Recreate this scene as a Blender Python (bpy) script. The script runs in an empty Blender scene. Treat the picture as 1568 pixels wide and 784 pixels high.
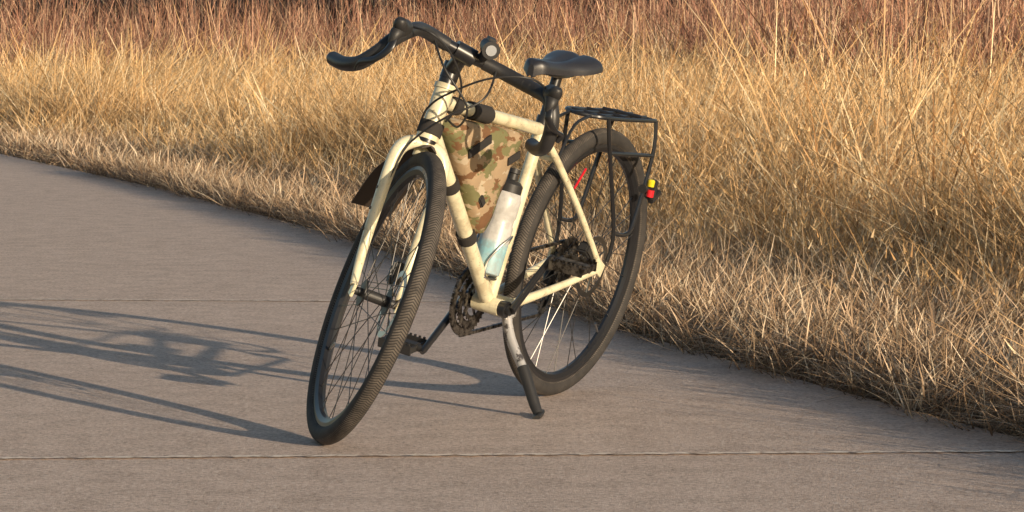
import bpy, bmesh, numpy as np, random
from math import *
from mathutils import Vector, Matrix
rng=np.random.default_rng(7); random.seed(7)
scene=bpy.context.scene
COL=scene.collection
# ---------------------------------------------------------------- world / light / camera
SUN_EL=10.0; LD=Vector((-0.595,0.804,0)).normalized()
sun_dir=Vector((-LD.x*cos(radians(SUN_EL)),-LD.y*cos(radians(SUN_EL)),sin(radians(SUN_EL))))
w=bpy.data.worlds.new("World"); scene.world=w; w.use_nodes=True
nt=w.node_tree; bg=nt.nodes['Background']
sky=nt.nodes.new('ShaderNodeTexSky'); sky.sky_type='NISHITA'; sky.sun_disc=False
sky.sun_elevation=radians(SUN_EL); sky.sun_rotation=atan2(sun_dir.x,sun_dir.y)
nt.links.new(sky.outputs[0],bg.inputs[0]); bg.inputs[1].default_value=0.12
sl=bpy.data.lights.new("sun","SUN"); sl.energy=5; sl.angle=radians(0.5); sl.color=(1,0.82,0.60)
so=bpy.data.objects.new("sun",sl); COL.objects.link(so); so.location=sun_dir*20
so.rotation_euler=sun_dir.to_track_quat('Z','Y').to_euler()
cam=bpy.data.cameras.new("camera"); co=bpy.data.objects.new("camera",cam); COL.objects.link(co)
co.location=(0,0,0.89031); co.rotation_euler=(radians(90)-0.06641,0,0)
cam.sensor_width=36; cam.lens=4831.42/1568*36; cam.clip_end=2000; scene.camera=co
scene.view_settings.view_transform='Standard'

# ---------------------------------------------------------------- material helpers
def newmat(name,col=None,rough=.5,metal=0,coat=0,spec=.5):
    m=bpy.data.materials.new(name); m.use_nodes=True; b=m.node_tree.nodes['Principled BSDF']
    if col: b.inputs['Base Color'].default_value=(*col,1)
    b.inputs['Roughness'].default_value=rough; b.inputs['Metallic'].default_value=metal
    b.inputs['Coat Weight'].default_value=coat; b.inputs['Specular IOR Level'].default_value=spec
    return m,m.node_tree,b
def ramp(nt,fac,stops):
    r=nt.nodes.new('ShaderNodeValToRGB'); e=r.color_ramp.elements
    while len(e)<len(stops): e.new(0.5)
    for i,(p,c) in enumerate(stops): e[i].position=p; e[i].color=(*c,1)
    nt.links.new(fac,r.inputs[0]); return r.outputs[0]
def noise(nt,scale,detail=4,rough=.6,coord='Object',vec=None):
    n=nt.nodes.new('ShaderNodeTexNoise'); n.inputs['Scale'].default_value=scale
    n.inputs['Detail'].default_value=detail; n.inputs['Roughness'].default_value=rough
    if vec is None:
        t=nt.nodes.new('ShaderNodeTexCoord'); vec=t.outputs[coord]
    nt.links.new(vec,n.inputs['Vector']); return n.outputs['Fac']
def mixc(nt,fac,a,b,mode='MIX'):
    m=nt.nodes.new('ShaderNodeMix'); m.data_type='RGBA'; m.blend_type=mode
    for s,v in ((m.inputs[0],fac),(m.inputs[6],a),(m.inputs[7],b)):
        if hasattr(v,'node'): nt.links.new(v,s)
        else: s.default_value=v if isinstance(v,(int,float)) else (*v,1)
    return m.outputs[2]
def mth(nt,op,a,b=None):
    m=nt.nodes.new('ShaderNodeMath'); m.operation=op
    for s,v in zip(m.inputs,(a,b)):
        if v is None: continue
        if hasattr(v,'node'): nt.links.new(v,s)
        else: s.default_value=v
    return m.outputs[0]
def attr(nt,name):
    a=nt.nodes.new('ShaderNodeAttribute'); a.attribute_name=name; return a.outputs['Fac']
def bump(nt,b,h,strength,dist):
    n=nt.nodes.new('ShaderNodeBump'); n.inputs['Strength'].default_value=strength; n.inputs['Distance'].default_value=dist
    nt.links.new(h,n.inputs['Height']); nt.links.new(n.outputs[0],b.inputs['Normal']); return n

def grassmat(name,stops,dark,transl=.12,lo=.60,hi=1.25,reach=.5):
    m,nt,b=newmat(name,rough=.6,spec=.4)
    g=nt.nodes.new('ShaderNodeNewGeometry')
    col=ramp(nt,g.outputs['Random Per Island'],stops)
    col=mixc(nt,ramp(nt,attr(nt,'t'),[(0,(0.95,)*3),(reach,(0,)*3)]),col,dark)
    hs=nt.nodes.new('ShaderNodeHueSaturation')
    mr=nt.nodes.new('ShaderNodeMapRange'); mr.inputs[3].default_value=lo; mr.inputs[4].default_value=hi
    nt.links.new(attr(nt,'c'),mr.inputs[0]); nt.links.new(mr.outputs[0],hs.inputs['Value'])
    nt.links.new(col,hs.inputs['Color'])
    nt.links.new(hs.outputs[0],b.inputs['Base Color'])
    if transl>0:
        tr=nt.nodes.new('ShaderNodeBsdfTranslucent'); nt.links.new(hs.outputs[0],tr.inputs[0])
        mx=nt.nodes.new('ShaderNodeMixShader'); mx.inputs[0].default_value=transl
        nt.links.new(b.outputs[0],mx.inputs[1]); nt.links.new(tr.outputs[0],mx.inputs[2])
        nt.links.new(mx.outputs[0],nt.nodes['Material Output'].inputs[0])
    return m
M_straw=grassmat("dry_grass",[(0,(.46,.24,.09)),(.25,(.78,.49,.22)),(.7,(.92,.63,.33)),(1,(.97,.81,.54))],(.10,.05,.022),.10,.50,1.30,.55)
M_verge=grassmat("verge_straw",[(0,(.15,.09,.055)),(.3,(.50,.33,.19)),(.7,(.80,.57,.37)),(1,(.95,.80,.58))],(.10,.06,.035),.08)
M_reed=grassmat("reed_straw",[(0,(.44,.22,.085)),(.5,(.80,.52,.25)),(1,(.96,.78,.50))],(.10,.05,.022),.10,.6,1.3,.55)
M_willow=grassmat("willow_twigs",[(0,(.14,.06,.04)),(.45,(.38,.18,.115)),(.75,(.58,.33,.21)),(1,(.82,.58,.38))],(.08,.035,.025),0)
M_darkw=grassmat("dark_twigs",[(0,(.03,.02,.02)),(1,(.13,.085,.07))],(.02,.015,.015),0)

def mesh_np(name,V,F,mat=None,attrs=()):
    me=bpy.data.meshes.new(name)
    V=np.asarray(V,dtype=np.float32); F=np.asarray(F,dtype=np.int32)
    me.vertices.add(len(V)); me.vertices.foreach_set('co',V.ravel())
    me.loops.add(F.size); me.loops.foreach_set('vertex_index',F.ravel())
    me.polygons.add(len(F)); me.polygons.foreach_set('loop_start',np.arange(0,F.size,F.shape[1],dtype=np.int32))
    me.update(calc_edges=True)
    for k,v in attrs:
        a=me.attributes.new(k,'FLOAT','POINT'); a.data.foreach_set('value',np.asarray(v,dtype=np.float32))
    if mat: me.materials.append(mat)
    o=bpy.data.objects.new(name,me); COL.objects.link(o); return o
def blades(base,L,wd,az,lean,curl,cr,K=4,taper=.75,t0=0,t1=1,face=.6):
    n=len(L); t=np.linspace(0,1,K+1)[None,:]
    hor=(np.sin(lean)[:,None]*t+curl[:,None]*t**2)*L[:,None]
    ver=L[:,None]*(t*np.cos(lean)[:,None]-.5*np.abs(curl)[:,None]*t**2.2)
    d=np.stack([np.cos(az),np.sin(az)],1)
    c=base[:,None,:]+np.concatenate([hor[...,None]*d[:,None,:],ver[...,None]],2)
    fa=az+pi/2+rng.normal(0,face,n)
    s=np.stack([np.cos(fa),np.sin(fa),0*fa],1)[:,None,:]
    ww=(wd[:,None]*(1-t**1.5*taper)*.5)[...,None]
    V=np.stack([c-s*ww,c+s*ww],2).reshape(-1,3)
    i=np.arange(n)[:,None]*(2*(K+1))+np.arange(K)[None,:]*2
    F=np.stack([i,i+1,i+3,i+2],2).reshape(-1,4)
    T=np.repeat(np.repeat(t0+(t1-t0)*t,n,0).reshape(-1),2)
    return (V,F,T,np.repeat(cr,2*(K+1))),c
def join(parts):
    V=[];F=[];T=[];C=[];o=0
    for v,f,t,c in parts: V.append(v);F.append(f+o);T.append(t);C.append(c);o+=len(v)
    return np.concatenate(V),np.concatenate(F),np.concatenate(T),np.concatenate(C)
def emit(name,parts,mat):
    V,F,T,C=join(parts); return mesh_np(name,V,F,mat,(('t',T),('c',C)))
WIND=.3
def clumps(P,n,r,H,hs,wd,lean,curl,K=4,plume=0,wf=.4,face=.6,zlift=0,fan=0,cn=None):
    """P clump centres (m,3); H (m,), n blades each"""
    m=len(P); cc=rng.uniform(size=m) if cn is None else np.clip(cn,0,1); cr=np.repeat(cc,n); N=m*n
    a=rng.uniform(0,2*pi,N);q=r*np.sqrt(rng.uniform(0,1,N))
    b=np.repeat(P,n,0)+np.stack([q*np.cos(a),q*np.sin(a),rng.uniform(0,1,N)*zlift],1)
    L=np.repeat(H,n)*np.clip(rng.normal(1,hs,N),.25,1.7)
    wdir=np.repeat(rng.normal(WIND,.7,m),n)
    az=np.where(rng.uniform(size=N)<wf,wdir+rng.normal(0,.5,N),np.where(rng.uniform(size=N)<.7,a,rng.uniform(0,2*pi,N)))
    le=np.abs(rng.normal(0,lean,N))+np.repeat(np.abs(rng.normal(0,lean*.6,m)),n)+fan*q/r
    part,c=blades(b,L,rng.uniform(.6,1.4,N)*wd,az,np.clip(le,0,1.45),rng.normal(curl,abs(curl)*.6+.02,N),cr,K,face=face)
    out=[part]
    if plume:
        idx=rng.choice(N,int(N*plume),False); mm=7
        f=np.tile(np.arange(mm)/mm*1.1,len(idx))[:,None]
        p0=np.repeat(c[idx,-2],mm,0);p1=np.repeat(c[idx,-1],mm,0)
        pb=p0+(p1-p0)*f; nn=len(pb)
        part,_=blades(pb,rng.uniform(.02,.05,nn),rng.uniform(.004,.009,nn),rng.uniform(0,2*pi,nn),rng.uniform(.3,.9,nn),rng.uniform(0,.5,nn),np.repeat(cr[idx],mm),1,.8,1,1)
        out.append(part)
    return out
# ---------------------------------------------------------------- path edges
EY=np.array([-6,0,5,7.126,7.665,8.508,9.889,13.06,15.3,19.64,26.2,34,45,60])
EX=np.array([5.0,3.15,1.80,1.163,.983,.736,.341,-.40,-.95,-2.17,-4.26,-7.3,-12.5,-21])
ex=lambda y:np.interp(y,EY,EX)
lx=lambda y:ex(y)-2.50
def inside(P,marg=1.5,k=.18): return np.abs(P[:,0])<k*P[:,1]+marg
def lownoise(P,s,seed):
    r=np.random.default_rng(seed); o=0
    for i in range(7):
        a=r.uniform(0,2*pi);f=s*r.uniform(.6,2.2);o=o+np.sin((P[:,0]*cos(a)+P[:,1]*sin(a))*f+r.uniform(0,7))
    return o/4
def region(n,y0,y1,d0,d1):
    y=rng.uniform(y0,y1,n); d=d0+rng.uniform(0,1,n)*(d1-d0)
    return np.stack([ex(y)+d*1.03,y,0*y-.025],1),d
def sheet(name,V,F,mat):
    me=bpy.data.meshes.new(name); me.from_pydata(V,[],F); me.materials.append(mat)
    o=bpy.data.objects.new(name,me); COL.objects.link(o); return o
m,nt,b=newmat("soil_straw",rough=.95)
n1=noise(nt,3,5,.7); n2=noise(nt,60,4,.8)
c=mixc(nt,.5,ramp(nt,n1,[(.3,(.16,.10,.055)),(.7,(.34,.23,.12))]),ramp(nt,n2,[(.35,(.10,.06,.035)),(.65,(.48,.34,.19))]))
nt.links.new(c,b.inputs['Base Color']); bump(nt,b,n2,.8,.03)
sheet("ground",[(-900,-300,-.03),(900,-300,-.03),(900,1500,-.03),(-900,1500,-.03)],[(0,1,2,3)],m)
m,nt,b=newmat("concrete",rough=.85,spec=.3)
n1=noise(nt,1.3,4,.6); n2=noise(nt,75,4,.9); n4=noise(nt,9,6,.75); n5=noise(nt,170,3,.7)
c=ramp(nt,n1,[(.3,(.64,.485,.395)),(.7,(.80,.63,.53))])
c=mixc(nt,.65,c,ramp(nt,n2,[(.39,(.14,.095,.075)),(.46,(.60,.45,.36)),(.54,(.84,.66,.55)),(.60,(1,.93,.84))]))
c=mixc(nt,.28,c,ramp(nt,n4,[(.38,(.38,.27,.21)),(.58,(.88,.70,.59))]))
nt.links.new(c,b.inputs['Base Color'])
bump(nt,b,mth(nt,'ADD',n2,mth(nt,'MULTIPLY',n5,.6)),1.0,.007)
ys=np.arange(-6,60,.5); V=[];F=[]
for i,y in enumerate(ys):
    V+=[(lx(y),y,0),(ex(y),y,0),(ex(y),y,-.06),(lx(y),y,-.06)]
    if i: a=4*(i-1);bq=4*i; F+=[(a,a+1,bq+1,bq),(a+1,a+2,bq+2,bq+1),(a+3,a,bq,bq+3)]
sheet("concrete_path",V,F,m)
m,nt,b=newmat("joint_sand",rough=.95); n=noise(nt,30,4)
nt.links.new(ramp(nt,n,[(.4,(.50,.37,.28)),(.5,(.97,.83,.68))]),b.inputs['Base Color']); M_joint=m
m,nt,b=newmat("joint_groove",(.10,.07,.055),.95); M_groove=m
for (x0,y0,x1,y1) in [(-1.42,6.757,1.24,6.90),(-2.12,11.08,.08,10.95)]:
    for nm,mt,hw,off,zz in (("path_joint",M_joint,.014,0,.003),("path_joint_groove",M_groove,.0025,-.016,.0025)):
        V=[];F=[];N=220
        for i in range(N+1):
            t=i/N;x=x0+(x1-x0)*t;y=y0+(y1-y0)*t+off+.003*sin(i*.9); h=hw*(.3+1.0*rng.uniform())
            V+=[(x,y-h,zz),(x,y+h,zz)]
            if i: F.append((2*i-2,2*i,2*i+1,2*i-1))
        sheet(nm,V,F,mt)
# ---------------------------------------------------------------- vegetation
parts=[]
def vpatch(n,y0,y1,cnt,wd,marg=1.3,h0=.085):
    P,d=region(n,y0,y1,0,1.3); k=inside(P,marg);P=P[k];d=d[k]
    return clumps(P,cnt,.09,(h0+.08*np.clip(d,0,1.5))*rng.uniform(.5,1.5,len(P)),.4,wd,.85,.5,3,wf=.35,face=1.2,zlift=.03)
parts+=vpatch(1500,2,6.8,14,.006,1.5,.22)
parts+=vpatch(3400,6.8,13,15,.0042,1.0,.095)
parts+=vpatch(1500,13,20,12,.006,1.0)
parts+=vpatch(900,20,30,10,.009,1.0)
P,d=region(700,4.5,9,0,.6); P[:,0]=lx(P[:,1])-.03-d; parts+=clumps(P,10,.07,np.full(len(P),.035),.4,.004,.9,.5,3,face=1.2)
# matted straw, spilling over the concrete edge
P,d=region(5600,5,22,-.06,.25); k=inside(P);P=P[k];P[:,2]=.005; P[:,0]+=.05*lownoise(P,6,77); parts+=clumps(P,6,.06,np.full(len(P),.10),.4,.004,1.15,.1,2,wf=.1,face=1.4,zlift=.09)
P,d=region(6000,6.3,14,.1,1.1); k=inside(P,.5);P=P[k];P[:,2]=.01; parts+=clumps(P,8,.07,np.full(len(P),.11),.4,.0045,1.2,.1,2,wf=.1,face=1.4,zlift=.10)
P,d=region(2200,14,30,.0,1.2); k=inside(P,.5);P=P[k];P[:,2]=.01; parts+=clumps(P,8,.10,np.full(len(P),.13),.4,.008,1.2,.1,2,wf=.1,face=1.4,zlift=.09)
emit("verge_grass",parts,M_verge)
parts=[]
def tpatch(n,y0,y1,d0,d1,cnt,r,wd,K,H0,plume,kk=.185,rise=.75,base=.32):
    P,d=region(n,y0,y1,d0,d1);k=inside(P,1.3,kk);P=P[k];d=d[k]
    hn=lownoise(P,1.1,3); s=(1+.36*hn)*rng.uniform(.55,1.35,len(P))*np.clip(base+(d-.75)*rise,base,1)
    far=np.clip((P[:,1]-24)/12,0,1)*.22
    cn=.55+.36*lownoise(P,1.5,21)+rng.normal(0,.22,len(P))
    return clumps(P,cnt,r,H0*np.clip(s,.28,1.4)*(1+far),.22,wd,.18,.24,K,plume,fan=.45,cn=cn)
parts+=tpatch(1300,2.5,7.3,.22,3,16,.12,.008,4,.62,.1,base=.75)
parts+=tpatch(1500,7.5,14,.8,5,32,.10,.0048,4,.57,.15)
parts+=tpatch(1300,14,22,.8,6.5,32,.12,.0064,4,.58,.15)
parts+=tpatch(2000,21,34,.8,12,22,.2,.010,3,.61,.15)
parts+=tpatch(2300,33,52,0,20,14,.35,.016,3,.66,.0)
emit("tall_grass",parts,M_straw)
A,dA=region(480,8.5,22,1.5,6.0); k=inside(A,1.3,.185)&(lownoise(A,1.6,9)>-.2)&(A[:,0]>.05*A[:,1]); P=A[k]
parts=clumps(P,22,.14,rng.uniform(.55,1.0,len(P)),.25,.0085,.17,.32,6,.25,fan=.2)
A,dA=region(60,9.5,24,2.0,6.0); P=A[inside(A,.5,.18)]
parts+=clumps(P,4,.12,rng.uniform(.9,1.25,len(P)),.15,.0065,.16,.12,6,.5)
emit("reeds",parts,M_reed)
def shrubs(name,P,n,H,mat,r,twn,wd):
    m=len(P);N=m*n;cr=np.repeat(rng.uniform(size=m),n)
    a=rng.uniform(0,2*pi,N);q=r*np.sqrt(rng.uniform(0,1,N))
    b=np.repeat(P,n,0)+np.stack([q*np.cos(a),q*np.sin(a),0*a],1)
    L=np.repeat(H,n)*np.clip(rng.normal(1,.16,N),.4,1.5)
    p1,c=blades(b,L,rng.uniform(.6,1.3,N)*wd,a+rng.normal(0,.4,N),np.abs(rng.normal(.4,.25,N)),rng.normal(.03,.16,N),cr,4,.7)
    q=np.repeat(np.arange(N),twn);M=len(q);k=rng.uniform(.8,3.9,M);i0=k.astype(int);f=(k-i0)[:,None]
    pb=c[q,i0]*(1-f)+c[q,i0+1]*f
    p2,_=blades(pb,rng.uniform(.12,.32,M)*L[q],rng.uniform(.5,.9,M)*wd*.6,rng.uniform(0,2*pi,M),np.abs(rng.normal(.6,.3,M)),rng.normal(-.1,.12,M),cr[q],2,.7,.6,1)
    emit(name,[p1,p2],mat)
y=rng.uniform(28,72,900);x=rng.uniform(-1,1,900)*(.18*y+2);P=np.stack([x,y,0*x],1)
start=51-23*np.clip(x/(.15*y)*1.3,-.1,.95)
k=(y>start)&(lownoise(P,.35,5)+(y-start)/6>-.2); P=P[k]
shrubs("willow_thicket",P,22,rng.uniform(1.0,2.2,len(P)),M_willow,.6,6,.019)
y=rng.uniform(74,92,320);x=rng.uniform(-1,1,320)*(.2*y+5);P=np.stack([x,y,0*x],1)
shrubs("distant_thicket",P,18,rng.uniform(3,5,len(P)),M_darkw,1.3,6,.06)

# ================================================================ BICYCLE
WB=1.05444; HA=1.24456; ST=.73753
bike=bpy.data.objects.new("bicycle",None); COL.objects.link(bike)
bike.matrix_world=Matrix.Translation((.16498,7.99426,.34222))@Matrix.Rotation(-2.06740,4,'Z')@Matrix.Rotation(-.21746,4,'X')@Matrix.Rotation(.00497,4,'Y')
ax=Vector((-cos(HA),0,sin(HA))); aq=Vector((sin(HA),0,cos(HA))); ao=Vector((WB,0,0))-.045*aq
def SA(s,f=0,y=0): v=ao+ax*s+aq*f; return Vector((v.x,y,v.z))
front=bpy.data.objects.new("front_assembly",None); COL.objects.link(front); front.parent=bike
front.matrix_local=Matrix.Translation(ao)@Matrix.Rotation(ST,4,ax)@Matrix.Translation(-ao)

class Part:
    def __init__(s,name,mat,parent=None): s.name=name;s.mat=mat;s.par=parent or bike;s.V=[];s.F=[];s.T=[];s.U=[]
    def add(s,V,F,T=None,U=None):
        o=len(s.V);s.V+=[tuple(v) for v in V];s.F+=[tuple(i+o for i in f) for f in F]
        s.T+=list(T) if T is not None else [0]*len(V); s.U+=list(U) if U is not None else [0]*len(V); return s
    def done(s,ang=38):
        me=bpy.data.meshes.new(s.name);me.from_pydata(s.V,[],s.F);me.materials.append(s.mat)
        me.polygons.foreach_set('use_smooth',[True]*len(me.polygons)); me.set_sharp_from_angle(angle=radians(ang))
        for k,v in (('t',s.T),('u',s.U)):
            a=me.attributes.new(k,'FLOAT','POINT');a.data.foreach_set('value',v)
        o=bpy.data.objects.new(s.name,me);COL.objects.link(o);o.parent=s.par;return o
    def tube(s,pts,rad,seg=14,sub=1,sy=1.0):
        P=[Vector(p) for p in pts]; R=list(rad) if hasattr(rad,'__len__') else [rad]*len(P)
        if sub>1:
            Q=[];RR=[]
            for i in range(len(P)-1):
                p0=P[max(i-1,0)];p1=P[i];p2=P[i+1];p3=P[min(i+2,len(P)-1)]
                for j in range(sub):
                    t=j/sub;Q.append(.5*((2*p1)+(p2-p0)*t+(2*p0-5*p1+4*p2-p3)*t*t+(3*p1-p0-3*p2+p3)*t**3));RR.append(R[i]+(R[i+1]-R[i])*t)
            Q.append(P[-1]);RR.append(R[-1]);P,R=Q,RR
        n=len(P);V=[];F=[];T=[];L=0
        tg=[(P[min(i+1,n-1)]-P[max(i-1,0)]).normalized() for i in range(n)]
        u=tg[0].orthogonal().normalized()
        for i in range(n):
            if i: L+=(P[i]-P[i-1]).length
            u=(u-tg[i]*u.dot(tg[i])).normalized();v=tg[i].cross(u)
            for k in range(seg):
                a=2*pi*k/seg;V.append(P[i]+(u*cos(a)+v*sin(a)*sy)*R[i]);T.append(L)
            if i:
                for k in range(seg):
                    a=(i-1)*seg+k;b=(i-1)*seg+(k+1)%seg;F.append((a,b,b+seg,a+seg))
        F.append(tuple(range(seg))[::-1]);F.append(tuple((n-1)*seg+k for k in range(seg)))
        return s.add(V,F,T)
    def lathe(s,prof,org,axis,seg=32,closed=False,a0=0,a1=2*pi):
        axis=Vector(axis).normalized();u=Vector((1,0,0)) if abs(axis.x)<.9 else Vector((0,0,1))
        u=(u-axis*u.dot(axis)).normalized();v=axis.cross(u)*-1;org=Vector(org);m=len(prof);V=[];F=[];T=[];U=[]
        for i in range(seg+1):
            a=a0+(a1-a0)*i/seg
            for j,(h,r) in enumerate(prof): V.append(org+axis*h+(u*cos(a)+v*sin(a))*r);T.append(a);U.append(h)
        for i in range(seg):
            for j in range(m if closed else m-1):
                k=(j+1)%m;a=i*m+j;b=i*m+k;F.append((a,b,b+m,a+m))
        return s.add(V,F,T,U)
    def box(s,c,size,rot=None,bev=.15):
        bm=bmesh.new();bmesh.ops.create_cube(bm,size=1)
        for v in bm.verts: v.co=Vector((v.co.x*size[0],v.co.y*size[1],v.co.z*size[2]))
        if bev: bmesh.ops.bevel(bm,geom=bm.edges[:],offset=min(size)*bev,segments=2,affect='EDGES')
        M=rot.to_4x4() if rot else Matrix.Identity(4)
        V=[M@v.co+Vector(c) for v in bm.verts];bm.verts.index_update();F=[[v.index for v in f.verts] for f in bm.faces];bm.free()
        return s.add(V,F)
# --- bike materials
m,nt,b=newmat("cream_paint",rough=.35,coat=.4)
n=noise(nt,18,6,.7);n2=noise(nt,90,3,.6)
c=ramp(nt,n,[(.38,(.58,.51,.34)),(.5,(.76,.695,.48)),(.65,(.80,.74,.53))])
c=mixc(nt,ramp(nt,n2,[(.64,(0,0,0)),(.70,(.7,.7,.7))]),c,(.22,.17,.11))
nt.links.new(c,b.inputs['Base Color']);M_paint=m
m,nt,b=newmat("tyre_rubber",rough=.75,spec=.3)
T=attr(nt,'t');U=attr(nt,'u')
ch=mth(nt,'SINE',mth(nt,'ADD',mth(nt,'MULTIPLY',T,320),mth(nt,'MULTIPLY',mth(nt,'ABSOLUTE',U),600)))
tread=mth(nt,'LESS_THAN',mth(nt,'ABSOLUTE',U),.0155)
h=mth(nt,'MULTIPLY',mth(nt,'GREATER_THAN',ch,-.3),tread)
nn=noise(nt,25,5,.7)
cb=ramp(nt,nn,[(.35,(.060,.052,.045)),(.65,(.15,.128,.108))])
ct=mixc(nt,h,(.03,.027,.025),cb)
cs=mixc(nt,.75,cb,(.028,.027,.027))
nt.links.new(mixc(nt,tread,cs,ct),b.inputs['Base Color']);bump(nt,b,h,.7,.0015);M_tyre=m
M_blk=newmat("black_alloy",(.018,.018,.02),.33,0,.3)[0]
M_rimm=newmat("rim_black",(.018,.018,.02),.38,0,.15)[0]
M_mat=newmat("black_plastic",(.028,.027,.027),.5)[0]
M_flap=newmat("muddy_flap",(.05,.036,.026),.7)[0]
M_fab=newmat("black_webbing",(.03,.026,.024),.85)[0]
m,nt,b=newmat("bar_tape",(.03,.029,.03),.42)
bump(nt,b,mth(nt,'FRACT',mth(nt,'MULTIPLY',attr(nt,'t'),45)),.6,.002);M_tape=m
M_steel=newmat("steel",(.55,.54,.52),.28,1)[0]
m,nt,b=newmat("greasy_steel",rough=.42,metal=.85);nt.links.new(ramp(nt,noise(nt,60,4),[(.4,(.035,.030,.027)),(.62,(.24,.215,.19))]),b.inputs['Base Color']);M_grease=m
m,nt,b=newmat("worn_silver",rough=.35,metal=.35);nt.links.new(ramp(nt,noise(nt,35,5),[(.38,(.10,.09,.09)),(.46,(.58,.56,.54))]),b.inputs['Base Color']);M_silver=m
M_spoke=newmat("spoke_dark",(.10,.095,.09),.35,.8)[0]
M_lens=newmat("lens",(.75,.78,.8),.08,.6,.8)[0]
M_yel=newmat("yellow_plastic",(.80,.62,.02),.4)[0]
M_red=newmat("red_plastic",(.70,.02,.03),.35)[0]
m,nt,b=newmat("camo_fabric",rough=.9,spec=.2)
tc=nt.nodes.new('ShaderNodeTexCoord');mp=nt.nodes.new('ShaderNodeMapping');mp.inputs['Scale'].default_value=(1,1,1.9)
nt.links.new(tc.outputs['Object'],mp.inputs[0]);vv=mp.outputs[0]
a1=noise(nt,9,4,.6,vec=vv);mp2=nt.nodes.new('ShaderNodeMapping');mp2.inputs['Location'].default_value=(3.3,1.2,7);nt.links.new(vv,mp2.inputs[0])
a3=noise(nt,13,4,.55,vec=mp2.outputs[0])
c=mixc(nt,ramp(nt,a1,[(.49,(0,)*3),(.51,(1,)*3)]),(.40,.29,.18),(.19,.18,.085))
c=mixc(nt,ramp(nt,a3,[(.54,(0,)*3),(.555,(1,)*3)]),c,(.19,.10,.05))
c=mixc(nt,ramp(nt,a3,[(.38,(1,)*3),(.395,(0,)*3)]),c,(.50,.41,.29))
nt.links.new(c,b.inputs['Base Color']);bump(nt,b,noise(nt,12,3),.5,.02);M_camo=m
m,nt,b=newmat("bottle_plastic",rough=.35)
c=ramp(nt,attr(nt,'u'),[(.0,(.40,.52,.54)),(.055,(.28,.52,.58)),(.075,(.34,.58,.64)),(.085,(.56,.55,.53)),(1,(.56,.55,.53))])
c=mixc(nt,ramp(nt,noise(nt,55,3),[(.45,(0,)*3),(.6,(.4,)*3)]),c,(.33,.32,.30))
nt.links.new(c,b.inputs['Base Color']);b.inputs['Subsurface Weight'].default_value=.2;b.inputs['Subsurface Radius'].default_value=(.02,.02,.02);M_bot=m

# --- wheels
def wheel(pfx,cx,par,rear):
    C=Vector((cx,0,0));Y=(0,1,0)
    N=22;prof=[(.0205*sin(2*pi*k/N)*1.0,.3285+.0215*cos(2*pi*k/N)) for k in range(N)]
    Part(pfx+"tyre",M_tyre,par).lathe(prof,C,Y,128,True).done(80)
    Part(pfx+"rim",M_rimm,par).lathe([(-.0115,.316),(-.0135,.303),(-.009,.292),(0,.2885),(.009,.292),(.0135,.303),(.0115,.316),(0,.311)],C,Y,96,True).done(30)
    p=Part(pfx+"spokes",M_spoke,par)
    for i in range(32):
        sd=1 if i%2 else -1;th=2*pi*i/32;hb=th+(1.25 if (i//2)%2 else -1.25)
        p.tube([C+Vector((.028*cos(hb),sd*.03,.028*sin(hb))),C+Vector((.291*cos(th),sd*.003,.291*sin(th)))],.00115,5)
    p.done()
    Part(pfx+"hub",M_mat,par).lathe([(-.052,.0),(-.052,.009),(-.034,.010),(-.033,.031),(-.029,.031),(-.028,.013),(.028,.013),(.029,.031),(.033,.031),(.034,.010),(.052,.009),(.052,0)],C,Y,24).done()
    p=Part(pfx+"brake_rotor",M_steel,par);n=48
    p.lathe([(.041,.066),(.041,.080),(.0428,.080),(.0428,.066)],C,Y,48,True)
    for i in range(6):
        a=2*pi*i/6;p.tube([C+Vector((.02*cos(a),.042,.02*sin(a))),C+Vector((.068*cos(a+.5),.042,.068*sin(a+.5)))],.0025,6)
    p.done()
    Part(pfx+"valve",M_steel,par).tube([C+Vector((-.2,0,-.2)),C+Vector((-.176,0,-.176))],.003,8).done()
wheel("rear_",0,bike,True); wheel("front_",WB,front,False)
Part("spoke_reflector",M_red).tube([(.112,.006,.198),(.068,.006,.248)],.007,8,1,.5).done()
# --- frame
bb=Vector((.44,0,-.075)); seat_top=Vector((.332,0,.385)); post_top=Vector((.306,0,.492))
htl=SA(.385);hth=SA(.515)
p=Part("frame",M_paint)
p.tube([htl,hth],.0225,20);p.tube([SA(.383),SA(.395)],.026,20);p.tube([SA(.505),SA(.517)],.026,20)
p.tube([SA(.475),(.345,0,.357)],.0158,18)
p.tube([SA(.412),(.455,0,-.055)],.0185,18)
p.tube([bb,seat_top],.0157,18)
p.lathe([(-.036,0),(-.036,.021),(.036,.021),(.036,0)],bb,(0,1,0),24)
for s in (1,-1):
    p.tube([(.43,s*.022,-.074),(.36,s*.034,-.068),(.2,s*.05,-.04),(.02,s*.064,-.006)],[.012,.012,.010,.008],12,5)
    p.tube([(.335,s*.016,.335),(.29,s*.03,.29),(.15,s*.052,.155),(.01,s*.066,.012)],[.0095,.0095,.0085,.008],12,5)
    p.box((.008,s*.067,.004),(.045,.007,.035),Matrix.Rotation(-.5,3,'Y'))
p.tube([(.285,-.03,.285),(.285,.03,.285)],.007,10);p.tube([(.36,-.034,-.068),(.36,.034,-.068)],.008,10)
p.done()
Part("seat_clamp",M_blk).tube([seat_top-Vector((-.004,0,.018)),seat_top+Vector((-.001,0,.004))],.0185,16).done()
Part("seatpost",M_blk).tube([seat_top-Vector((-.02,0,.08)),post_top],.0136,16).box(post_top+Vector((0,0,.006)),(.045,.045,.02)).done()
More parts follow.
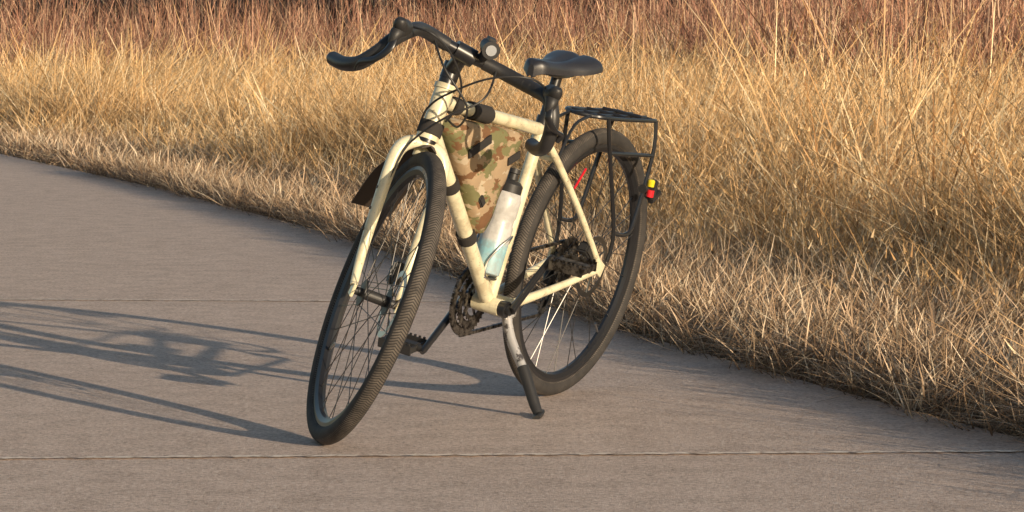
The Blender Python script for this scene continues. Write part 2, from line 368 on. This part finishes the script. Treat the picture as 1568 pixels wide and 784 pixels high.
# --- fork (unicrown)
p=Part("fork",M_paint,front)
p.tube([SA(.34),SA(.383)],.020,18)
for s in (1,-1):
    p.tube([SA(.368,0,s*.004),SA(.366,.003,s*.03),SA(.345,.006,s*.052),SA(.30,.008,s*.060),SA(.18,.012,s*.059),SA(.08,.022,s*.057),SA(.01,.043,s*.055)],[.016,.0165,.0165,.0155,.013,.011,.009],14,6)
    p.box((WB,s*.055,0),(.028,.007,.03))
p.done()
p=Part("fork_bosses",M_mat,front)
for s_ in (.14,.19,.24): p.tube([SA(s_,.012,-.068),SA(s_,.012,-.075)],.004,8)
p.done()
Part("front_caliper",M_mat,front).box(SA(.075,-.028,.045),(.03,.03,.055),Matrix.Rotation(-.3,3,'Y')).done()
Part("rear_caliper",M_mat).box((.055,.047,.045),(.055,.03,.03),Matrix.Rotation(-.6,3,'Y')).done()
# --- front mudguard flap
p=Part("front_mudguard",M_flap,front);V=[];F=[]
n=14
for i in range(n+1):
    t=i/n;a=radians(106+60*t);r=.366+.06*t*t;wd=.018+.032*min(1,t*1.5)
    for k,(yy,dr) in enumerate([(-1,-.012),(-.5,-.002),(0,0),(.5,-.002),(1,-.012),(1,-.014),(0,-.003),(-1,-.014)]):
        V.append((WB+(r+dr)*cos(a),yy*wd,(r+dr)*sin(a)))
    if i: F+=[((i-1)*8+k,(i-1)*8+(k+1)%8,i*8+(k+1)%8,i*8+k) for k in range(8)]
F+=[tuple(range(8)),tuple(n*8+k for k in range(8))]
p.add(V,F).done()
# --- headset, stem, bar
Part("headset",M_blk,front).tube([SA(.515),SA(.568)],.0205,18).tube([SA(.375),SA(.386)],.0245,18).tube([SA(.531),SA(.533)],.022,18).done()
CL=Vector((.885,.0,.563))
p=Part("stem",M_blk,front);p.tube([SA(.552),CL],[.019,.0165],16);p.tube([SA(.532),SA(.57)],.0215,18)
p.tube([CL+Vector((0,-.024,.003)),CL+Vector((0,.024,-.003))],.0215,18);p.done()
R=[CL,(.887,-.045,.568),(.893,-.09,.577),(.922,-.124,.583),(.960,-.147,.581),(1.0,-.172,.570),(1.026,-.196,.550),(1.034,-.216,.516),(1.008,-.238,.475),(.945,-.256,.450),(.866,-.268,.438)]
L=[CL,(.887,.05,.561),(.898,.10,.558),(.926,.14,.557),(.960,.168,.558),(1.0,.190,.558),(1.022,.206,.538),(1.026,.220,.500),(1.003,.230,.457),(.940,.235,.432),(.870,.236,.424)]
p=Part("handlebar",M_blk,front);p.tube([R[1],R[0],L[1]],.0145,14,4);p.done()
p=Part("bar_tape",M_tape,front);p.tube(R[1:],.0165,16,6);p.tube(L[1:],.0165,16,6);p.done()
p=Part("bar_plugs",M_steel,front)
for Q in (R,L):
    e=Vector(Q[-1]);d=(e-Vector(Q[-2])).normalized();p.tube([e,e+d*.006,e+d*.009],[.0150,.0150,.008],14)
p.done()
for nm,Q,sg in (("right",R,-1),("left",L,1)):
    c=Vector(Q[5]);fo=-.030 if sg<0 else -.004
    def hp(x,z,k=1.0): return c+Vector((x,fo*max(0,x)/.065*k,z))
    p=Part(nm+"_brake_hood",M_mat,front)
    p.tube([hp(-.03,.010),hp(.01,.016),hp(.042,.018),hp(.060,.030),hp(.064,.040)],[.013,.019,.0185,.0155,.009],14,4)
    p.tube([hp(.03,.013),hp(.060,.004),hp(.066,-.02)],[.017,.015,.008],12,4);p.done()
    e=Vector((1.015,-.243,.460)) if sg<0 else Vector((1.018,.246,.476))
    p=Part(nm+"_brake_lever",M_blk,front)
    s0=hp(.062,.0);p.tube([s0,s0+Vector((.016,sg*.004,-.03)),(s0+e)*.5+Vector((.028,0,-.01)),e+Vector((.01,0,.02)),e],[.009,.010,.0085,.008,.006],10,5,.5)
    p.done()
# cables
p=Part("cables",M_mat,front)
for Q in ([(.995,-.17,.590),(1.04,-.12,.600),(1.0,-.05,.565),(.95,.01,.50),(.89,.03,.43),(.87,.028,.40)],
          [(1.0,.185,.575),(1.04,.12,.59),(1.02,.04,.55),(.96,-.02,.47),(.90,-.03,.42),(.88,-.028,.39)],
          [(.90,-.08,.57),(.98,-.05,.53),(.99,.03,.47),(.93,.045,.41),(.85,.03,.405)],
          [(.90,.08,.56),(.985,.06,.50),(.98,.0,.43),(.93,-.03,.36),(.93,-.05,.30),(.965,-.06,.18)]):
    p.tube(Q,.0026,8,8)
p.done()
# front light
p=Part("front_light",M_mat,front);c=Vector((.905,.042,.600))
p.tube([c+Vector((-.035,0,0)),c+Vector((-.015,0,0)),c+Vector((.015,0,0)),c+Vector((.03,0,0))],[.015,.018,.018,.021],18);p.tube([c+Vector((-.01,0,-.015)),c+Vector((-.015,0,-.04))],.012,12)
p.box(c+Vector((-.01,0,.018)),(.03,.018,.008));p.done()
Part("front_light_lens",M_lens,front).tube([c+Vector((.0295,0,0)),c+Vector((.032,0,0))],.0125,18).done()
# --- saddle
p=Part("saddle",newmat("saddle_vinyl",(.03,.03,.035),.38,0,.15)[0]);V=[];F=[];nx=26;ny=17
for i in range(nx):
    t=i/(nx-1);x=.450-.250*t
    wd=.018+.016*min(t/.12,1)**.5 + .044*(1/(1+exp(-(t-.62)*13)));
    if t<.08: wd*=(.45+.55*sqrt(t/.08))
    if t>.9: wd*=sqrt(max(0,1-((t-.9)/.104)**2))*.75+.25
    zt=.529+.004*cos(t*pi*2)+.014*t**2-(.012*((.08-t)/.08)**2 if t<.08 else 0)-(.01*((t-.93)/.07)**2 if t>.93 else 0)
    for j in range(ny):
        s=-1+2*j/(ny-1);ye=wd*sin(s*pi/2)
        z=zt-.030*abs(s)**3.2-.008*exp(-(ye/.009)**2)*(1 if .25<t<.97 else .2)
        V.append((x,ye,z))
    V.append((x,wd*.7,zt-.034));V.append((x,0,zt-.028));V.append((x,-wd*.7,zt-.034))
m_=ny+3
for i in range(nx-1):
    for j in range(m_): a=i*m_+j;b=i*m_+(j+1)%m_;F.append((a,b,b+m_,a+m_))
F.append(tuple(range(m_)));F.append(tuple((nx-1)*m_+j for j in range(m_))[::-1])
p.add(V,F).done(60)
p=Part("saddle_rails",M_steel)
for s in (1,-1): p.tube([(.43,s*.008,.510),(.40,s*.018,.500),(.34,s*.022,.492),(.27,s*.022,.494),(.225,s*.035,.513)],.0036,8,5)
p.done()
# --- rack
p=Part("rear_rack",M_blk);r=.0055;zf,zr=.392,.378
p.tube([(.14,-.03,zf),(.155,0,zf+.001),(.14,.03,zf)],r,8,5)
for s in (1,-1):
    p.tube([(.14,s*.03,zf),(.11,s*.055,zf),(.0,s*.058,(zf+zr)/2),(-.16,s*.058,zr),(-.19,s*.045,zr-.004)],r,8,5)
    p.tube([(.14,s*.02,zf),(-.19,s*.02,zr)],r*.8,8)
    p.tube([(.14,s*.028,zf),(.22,s*.028,.37),(.285,s*.034,.29)],.004,8,4)
    p.tube([(.10,s*.057,zf),(.07,s*.066,.30),(-.012,s*.078,.10),(-.012,s*.076,.02)],r,8,4)
    p.tube([(-.175,s*.058,zr),(-.165,s*.072,.29),(-.12,s*.078,.12),(-.085,s*.078,.088),(-.012,s*.078,.095)],r,8,5)
    p.tube([(.072,s*.067,.303),(-.165,s*.072,.290)],r*.9,8)
for x in (.09,.0,-.09): p.tube([(x,-.056,zf-.02*(.1-x)-.001),(x,.056,zf-.02*(.1-x)-.001)],r*.8,8)
p.tube([(-.19,-.045,zr-.004),(-.195,0,zr-.004),(-.19,.045,zr-.004)],r,8,4)
p.done()
c=Vector((-.155,.088,.205))
Part("rear_light_body",M_mat).box(c+Vector((-.008,0,0)),(.022,.024,.05)).box(c+Vector((-.035,.0,-.02)),(.05,.016,.014),Matrix.Rotation(.5,3,'Y')).tube([c+Vector((.02,-.012,.0)),c+Vector((-.01,-.012,.0))],.012,10).done()
Part("rear_light_yellow",M_yel).tube([c+Vector((0,.0,.008)),c+Vector((0,0,.022)),c+Vector((0,0,.026))],[.0095,.010,.007],14).done()
Part("rear_light_red",M_red).tube([c+Vector((.003,.004,-.018)),c+Vector((.003,.004,.0))],[.010,.010],14).done()
# --- drivetrain
def gear(p,c,y,ro,ri,nt_,th=.0025):
    n=nt_*4;V=[];F=[]
    for k in range(n):
        a=2*pi*k/n;rr=ro if k%4 in (1,2) else ro-.0055
        for yy in (y-th/2,y+th/2):
            V.append((c[0]+rr*cos(a),yy,c[2]+rr*sin(a)));V.append((c[0]+ri*cos(a),yy,c[2]+ri*sin(a)))
    for k in range(n):
        a=4*k;b=4*((k+1)%n);F+=[(a,b,b+1,a+1),(a+2,a+3,b+3,b+2),(a,a+2,b+2,b),(a+1,b+1,b+3,a+3)]
    p.add(V,F)
p=Part("chainrings",M_grease);gear(p,bb,-.049,.092,.070,44);gear(p,bb,-.042,.073,.052,34);gear(p,bb,-.036,.052,.038,22)
cd=Vector((.112,0,-.128)).normalized()
for i in range(5):
    a=2*pi*i/5+.3;p.tube([bb+Vector((.015*cos(a),-.046,.015*sin(a))),bb+Vector((.075*cos(a),-.046,.075*sin(a)))],[.010,.006],8,1,.4)
p.done()
p=Part("cranks",M_blk)
p.tube([bb+Vector((0,-.06,0)),bb+Vector((0,.065,0))],.013,14);p.lathe([(.036,0),(.036,.019),(.055,.021),(.056,0)],bb,(0,1,0),20);p.lathe([(-.062,0),(-.062,.019),(-.045,.021),(-.045,0)],bb,(0,1,0),20)
for s in (1,-1):
    e=bb+cd*(-s)*.17+Vector((0,s*.088,0));st=bb+Vector((0,s*.066,0))
    p.tube([st,st+(e-st)*.15,st+(e-st)*.9,e,e+(e-st)*.06],[.019,.016,.0135,.014,.009],12,3,.62)
p.done()
for s,nm in ((1,"left_pedal"),(-1,"right_pedal")):
    e=bb+cd*(-s)*.17+Vector((0,s*.088,0));p=Part(nm,M_grease if s>0 else M_mat);c=e+Vector((0,s*.062,0))
    p.tube([e,e+Vector((0,s*.11,0))],[.009,.009],10);rt=Matrix.Rotation(.15,3,'Y')
    for xx in (-.036,.036): p.box(c+rt@Vector((xx,0,0)),(.006,.092,.024),rt)
    for yy in (-.043,.043): p.box(c+Vector((0,yy,0)),(.07,.006,.016),rt)
    p.box(c,(.028,.09,.020),rt)
    for k in range(7):
        for xx in (-.036,.036): p.box(c+rt@Vector((xx,-.039+.013*k,.014)),(.005,.005,.007),rt,0)
    p.done()
p=Part("cassette",M_grease)
for k in range(8): gear(p,Vector((0,0,0)),-.030-.0036*k,.062-.0048*k,.018,max(11,30-2*k),.002)
p.done()
der=Vector((.02,-.05,-.065));pu=Vector((.045,-.05,-.125))
p=Part("rear_derailleur",M_mat);gear(p,der,-.05,.022,.004,11,.004);gear(p,pu,-.05,.022,.004,11,.004)
for yy in (-.044,-.056): p.tube([der+Vector((0,yy+.05,0)),pu+Vector((0,yy+.05,0))],[.012,.011],10,1,.15)
p.tube([(.005,-.07,-.01),(.0,-.072,-.04),der+Vector((0,-.012,0))],[.012,.014,.012],10,3);p.done()
p=Part("chain",M_grease)
def run(a,b,n):
    a=Vector(a);b=Vector(b);d=(b-a);ang=-atan2(d.z,d.x)
    for k in range(n):
        q=a+d*((k+.5)/n);p.box(q,(d.length/n*.93,.0075 if k%2 else .0055,.0085),Matrix.Rotation(ang,3,'Y'),0)
run((.0,-.046,.045),(.43,-.049,.013),34);run(pu+Vector((0,0,-.02)),(.46,-.049,-.165),33);run((-.03,-.046,.03),(-.012,-.05,-.05),7)
for k in range(22):
    a=-pi/2+.1+k*(pi)/21;p.box(bb+Vector((.090*cos(a),-.049,.090*sin(a))),(.006,.0065,.012),Matrix.Rotation(-a,3,'Y'),0)
p.done()
# --- kickstand
kt=Vector((.385,.028,-.10));kf=Vector((.452,.198,-.300))
k1=kt+(kf-kt)*.25+Vector((0,-.010,0));k2=kt+(kf-kt)*.55;k3=kt+(kf-kt)*.9
Part("kickstand",M_silver).box(kt+Vector((0,-.012,.012)),(.05,.055,.035)).tube([kt,k1,k2],[.0160,.0150,.0135],12,4,.8).done()
Part("kickstand_leg",M_mat).tube([k2-(kf-kt)*.03,k3],[.0150,.0135],12).tube([kf+Vector((-.040,-.014,.0)),kf+Vector((0,.0,.0)),kf+Vector((.034,.012,.0))],[.011,.015,.011],12,3,.6).tube([k3,kf+Vector((0,0,.004))],[.0135,.012],12).done()
# --- bottle and cage
b0=Vector((.487,0,.005));b1=Vector((.432,0,.262));d=(b1-b0).normalized();Lb=(b1-b0).length
Part("water_bottle",M_bot).lathe([(0,0),(0,.030),(.004,.0355),(.02,.0365),(.12,.0365),(.128,.0335),(.14,.0335),(.148,.0365),(.19,.0365),(.203,.032),(.206,.028),(.206,0)],b0,d,32).done()
Part("bottle_cap",M_mat).lathe([(.204,0),(.204,.031),(.224,.031),(.232,.024),(.236,.013),(.250,.012),(.252,.015),(.263,.013),(.264,0)],b0,d,24).done()
p=Part("bottle_cage",M_steel);xq=d.cross(Vector((0,1,0)));
if xq.x<0: xq=-xq
def BP(s,a,r=.0405): return b0+d*s+(xq*cos(a)+Vector((0,1,0))*sin(a))*r
for s in (1,-1):
    p.tube([BP(.005,pi,.045),BP(-.006,s*2.2,.03),BP(-.006,s*.6,.034),BP(.03,s*.45),BP(.07,s*.9),BP(.10,s*1.6),BP(.10,s*2.4),BP(.06,s*2.9,.043)],.003,8,6)
p.tube([BP(-.008,.6,.034),BP(-.008,0,.036),BP(-.008,-.6,.034)],.003,8,4);p.box(BP(.05,pi,.047),(.012,.02,.11),Matrix.Rotation(-.2,3,'Y'));p.done()
# --- frame bag
poly=[(.80,.392),(.74,.392),(.60,.374),(.478,.358),(.468,.348),(.50,.27),(.545,.17),(.565,.125),(.585,.112),(.612,.125),(.66,.185),(.74,.275),(.815,.355),(.82,.378)]
pts=[]
for i in range(len(poly)):
    p0,p1,p2,p3=[Vector(poly[(i+k)%len(poly)]) for k in (-1,0,1,2)]
    for j in range(4):
        t=j/4;pts.append(.5*((2*p1)+(p2-p0)*t+(2*p0-5*p1+4*p2-p3)*t*t+(3*p1-p0-3*p2+p3)*t**3))
cen=Vector((.66,.31));n=len(pts);V=[];F=[]
rings=[(-.036,.15),(-.036,.55),(-.033,.85),(-.026,.97),(-.01,1),(.01,1),(.026,.97),(.033,.85),(.036,.55),(.036,.15)]
for yy,sc in rings:
    for q in pts:
        v=cen+(q-cen)*sc;V.append((v.x,yy*(1+.10*sin(v.x*60)*sin(v.y*50)),v.y))
for i in range(len(rings)-1):
    for k in range(n): a=i*n+k;b=i*n+(k+1)%n;F.append((a,b,b+n,a+n))
F.append(tuple(range(n)));F.append(tuple((len(rings)-1)*n+k for k in range(n)))
Part("frame_bag",M_camo).add(V,F).done(70)
p=Part("bag_straps",M_fab)
def on(a,b,t): return Vector(a)+(Vector(b)-Vector(a))*t
ta,tb=SA(.475),Vector((.345,0,.357));da,db=SA(.412),Vector((.455,0,-.055))
for t0,t1,r in ((.10,.16,.021),(.28,.46,.0215),): p.tube([on(ta,tb,t0),on(ta,tb,t1)],r,16)
for t0,t1 in ((.30,.345),(.605,.65)): p.tube([on(da,db,t0),on(da,db,t1)],.0235,16)
p.tube([SA(.395),SA(.425)],.029,18)
p.box((.70,.038,.335),(.10,.004,.022),Matrix.Rotation(.35,3,'Y'));p.box((.52,.037,.30),(.055,.004,.02),Matrix.Rotation(.3,3,'Y'))
p.box((.635,.0,.20),(.03,.078,.02),Matrix.Rotation(-.8,3,'Y'))
p.done()
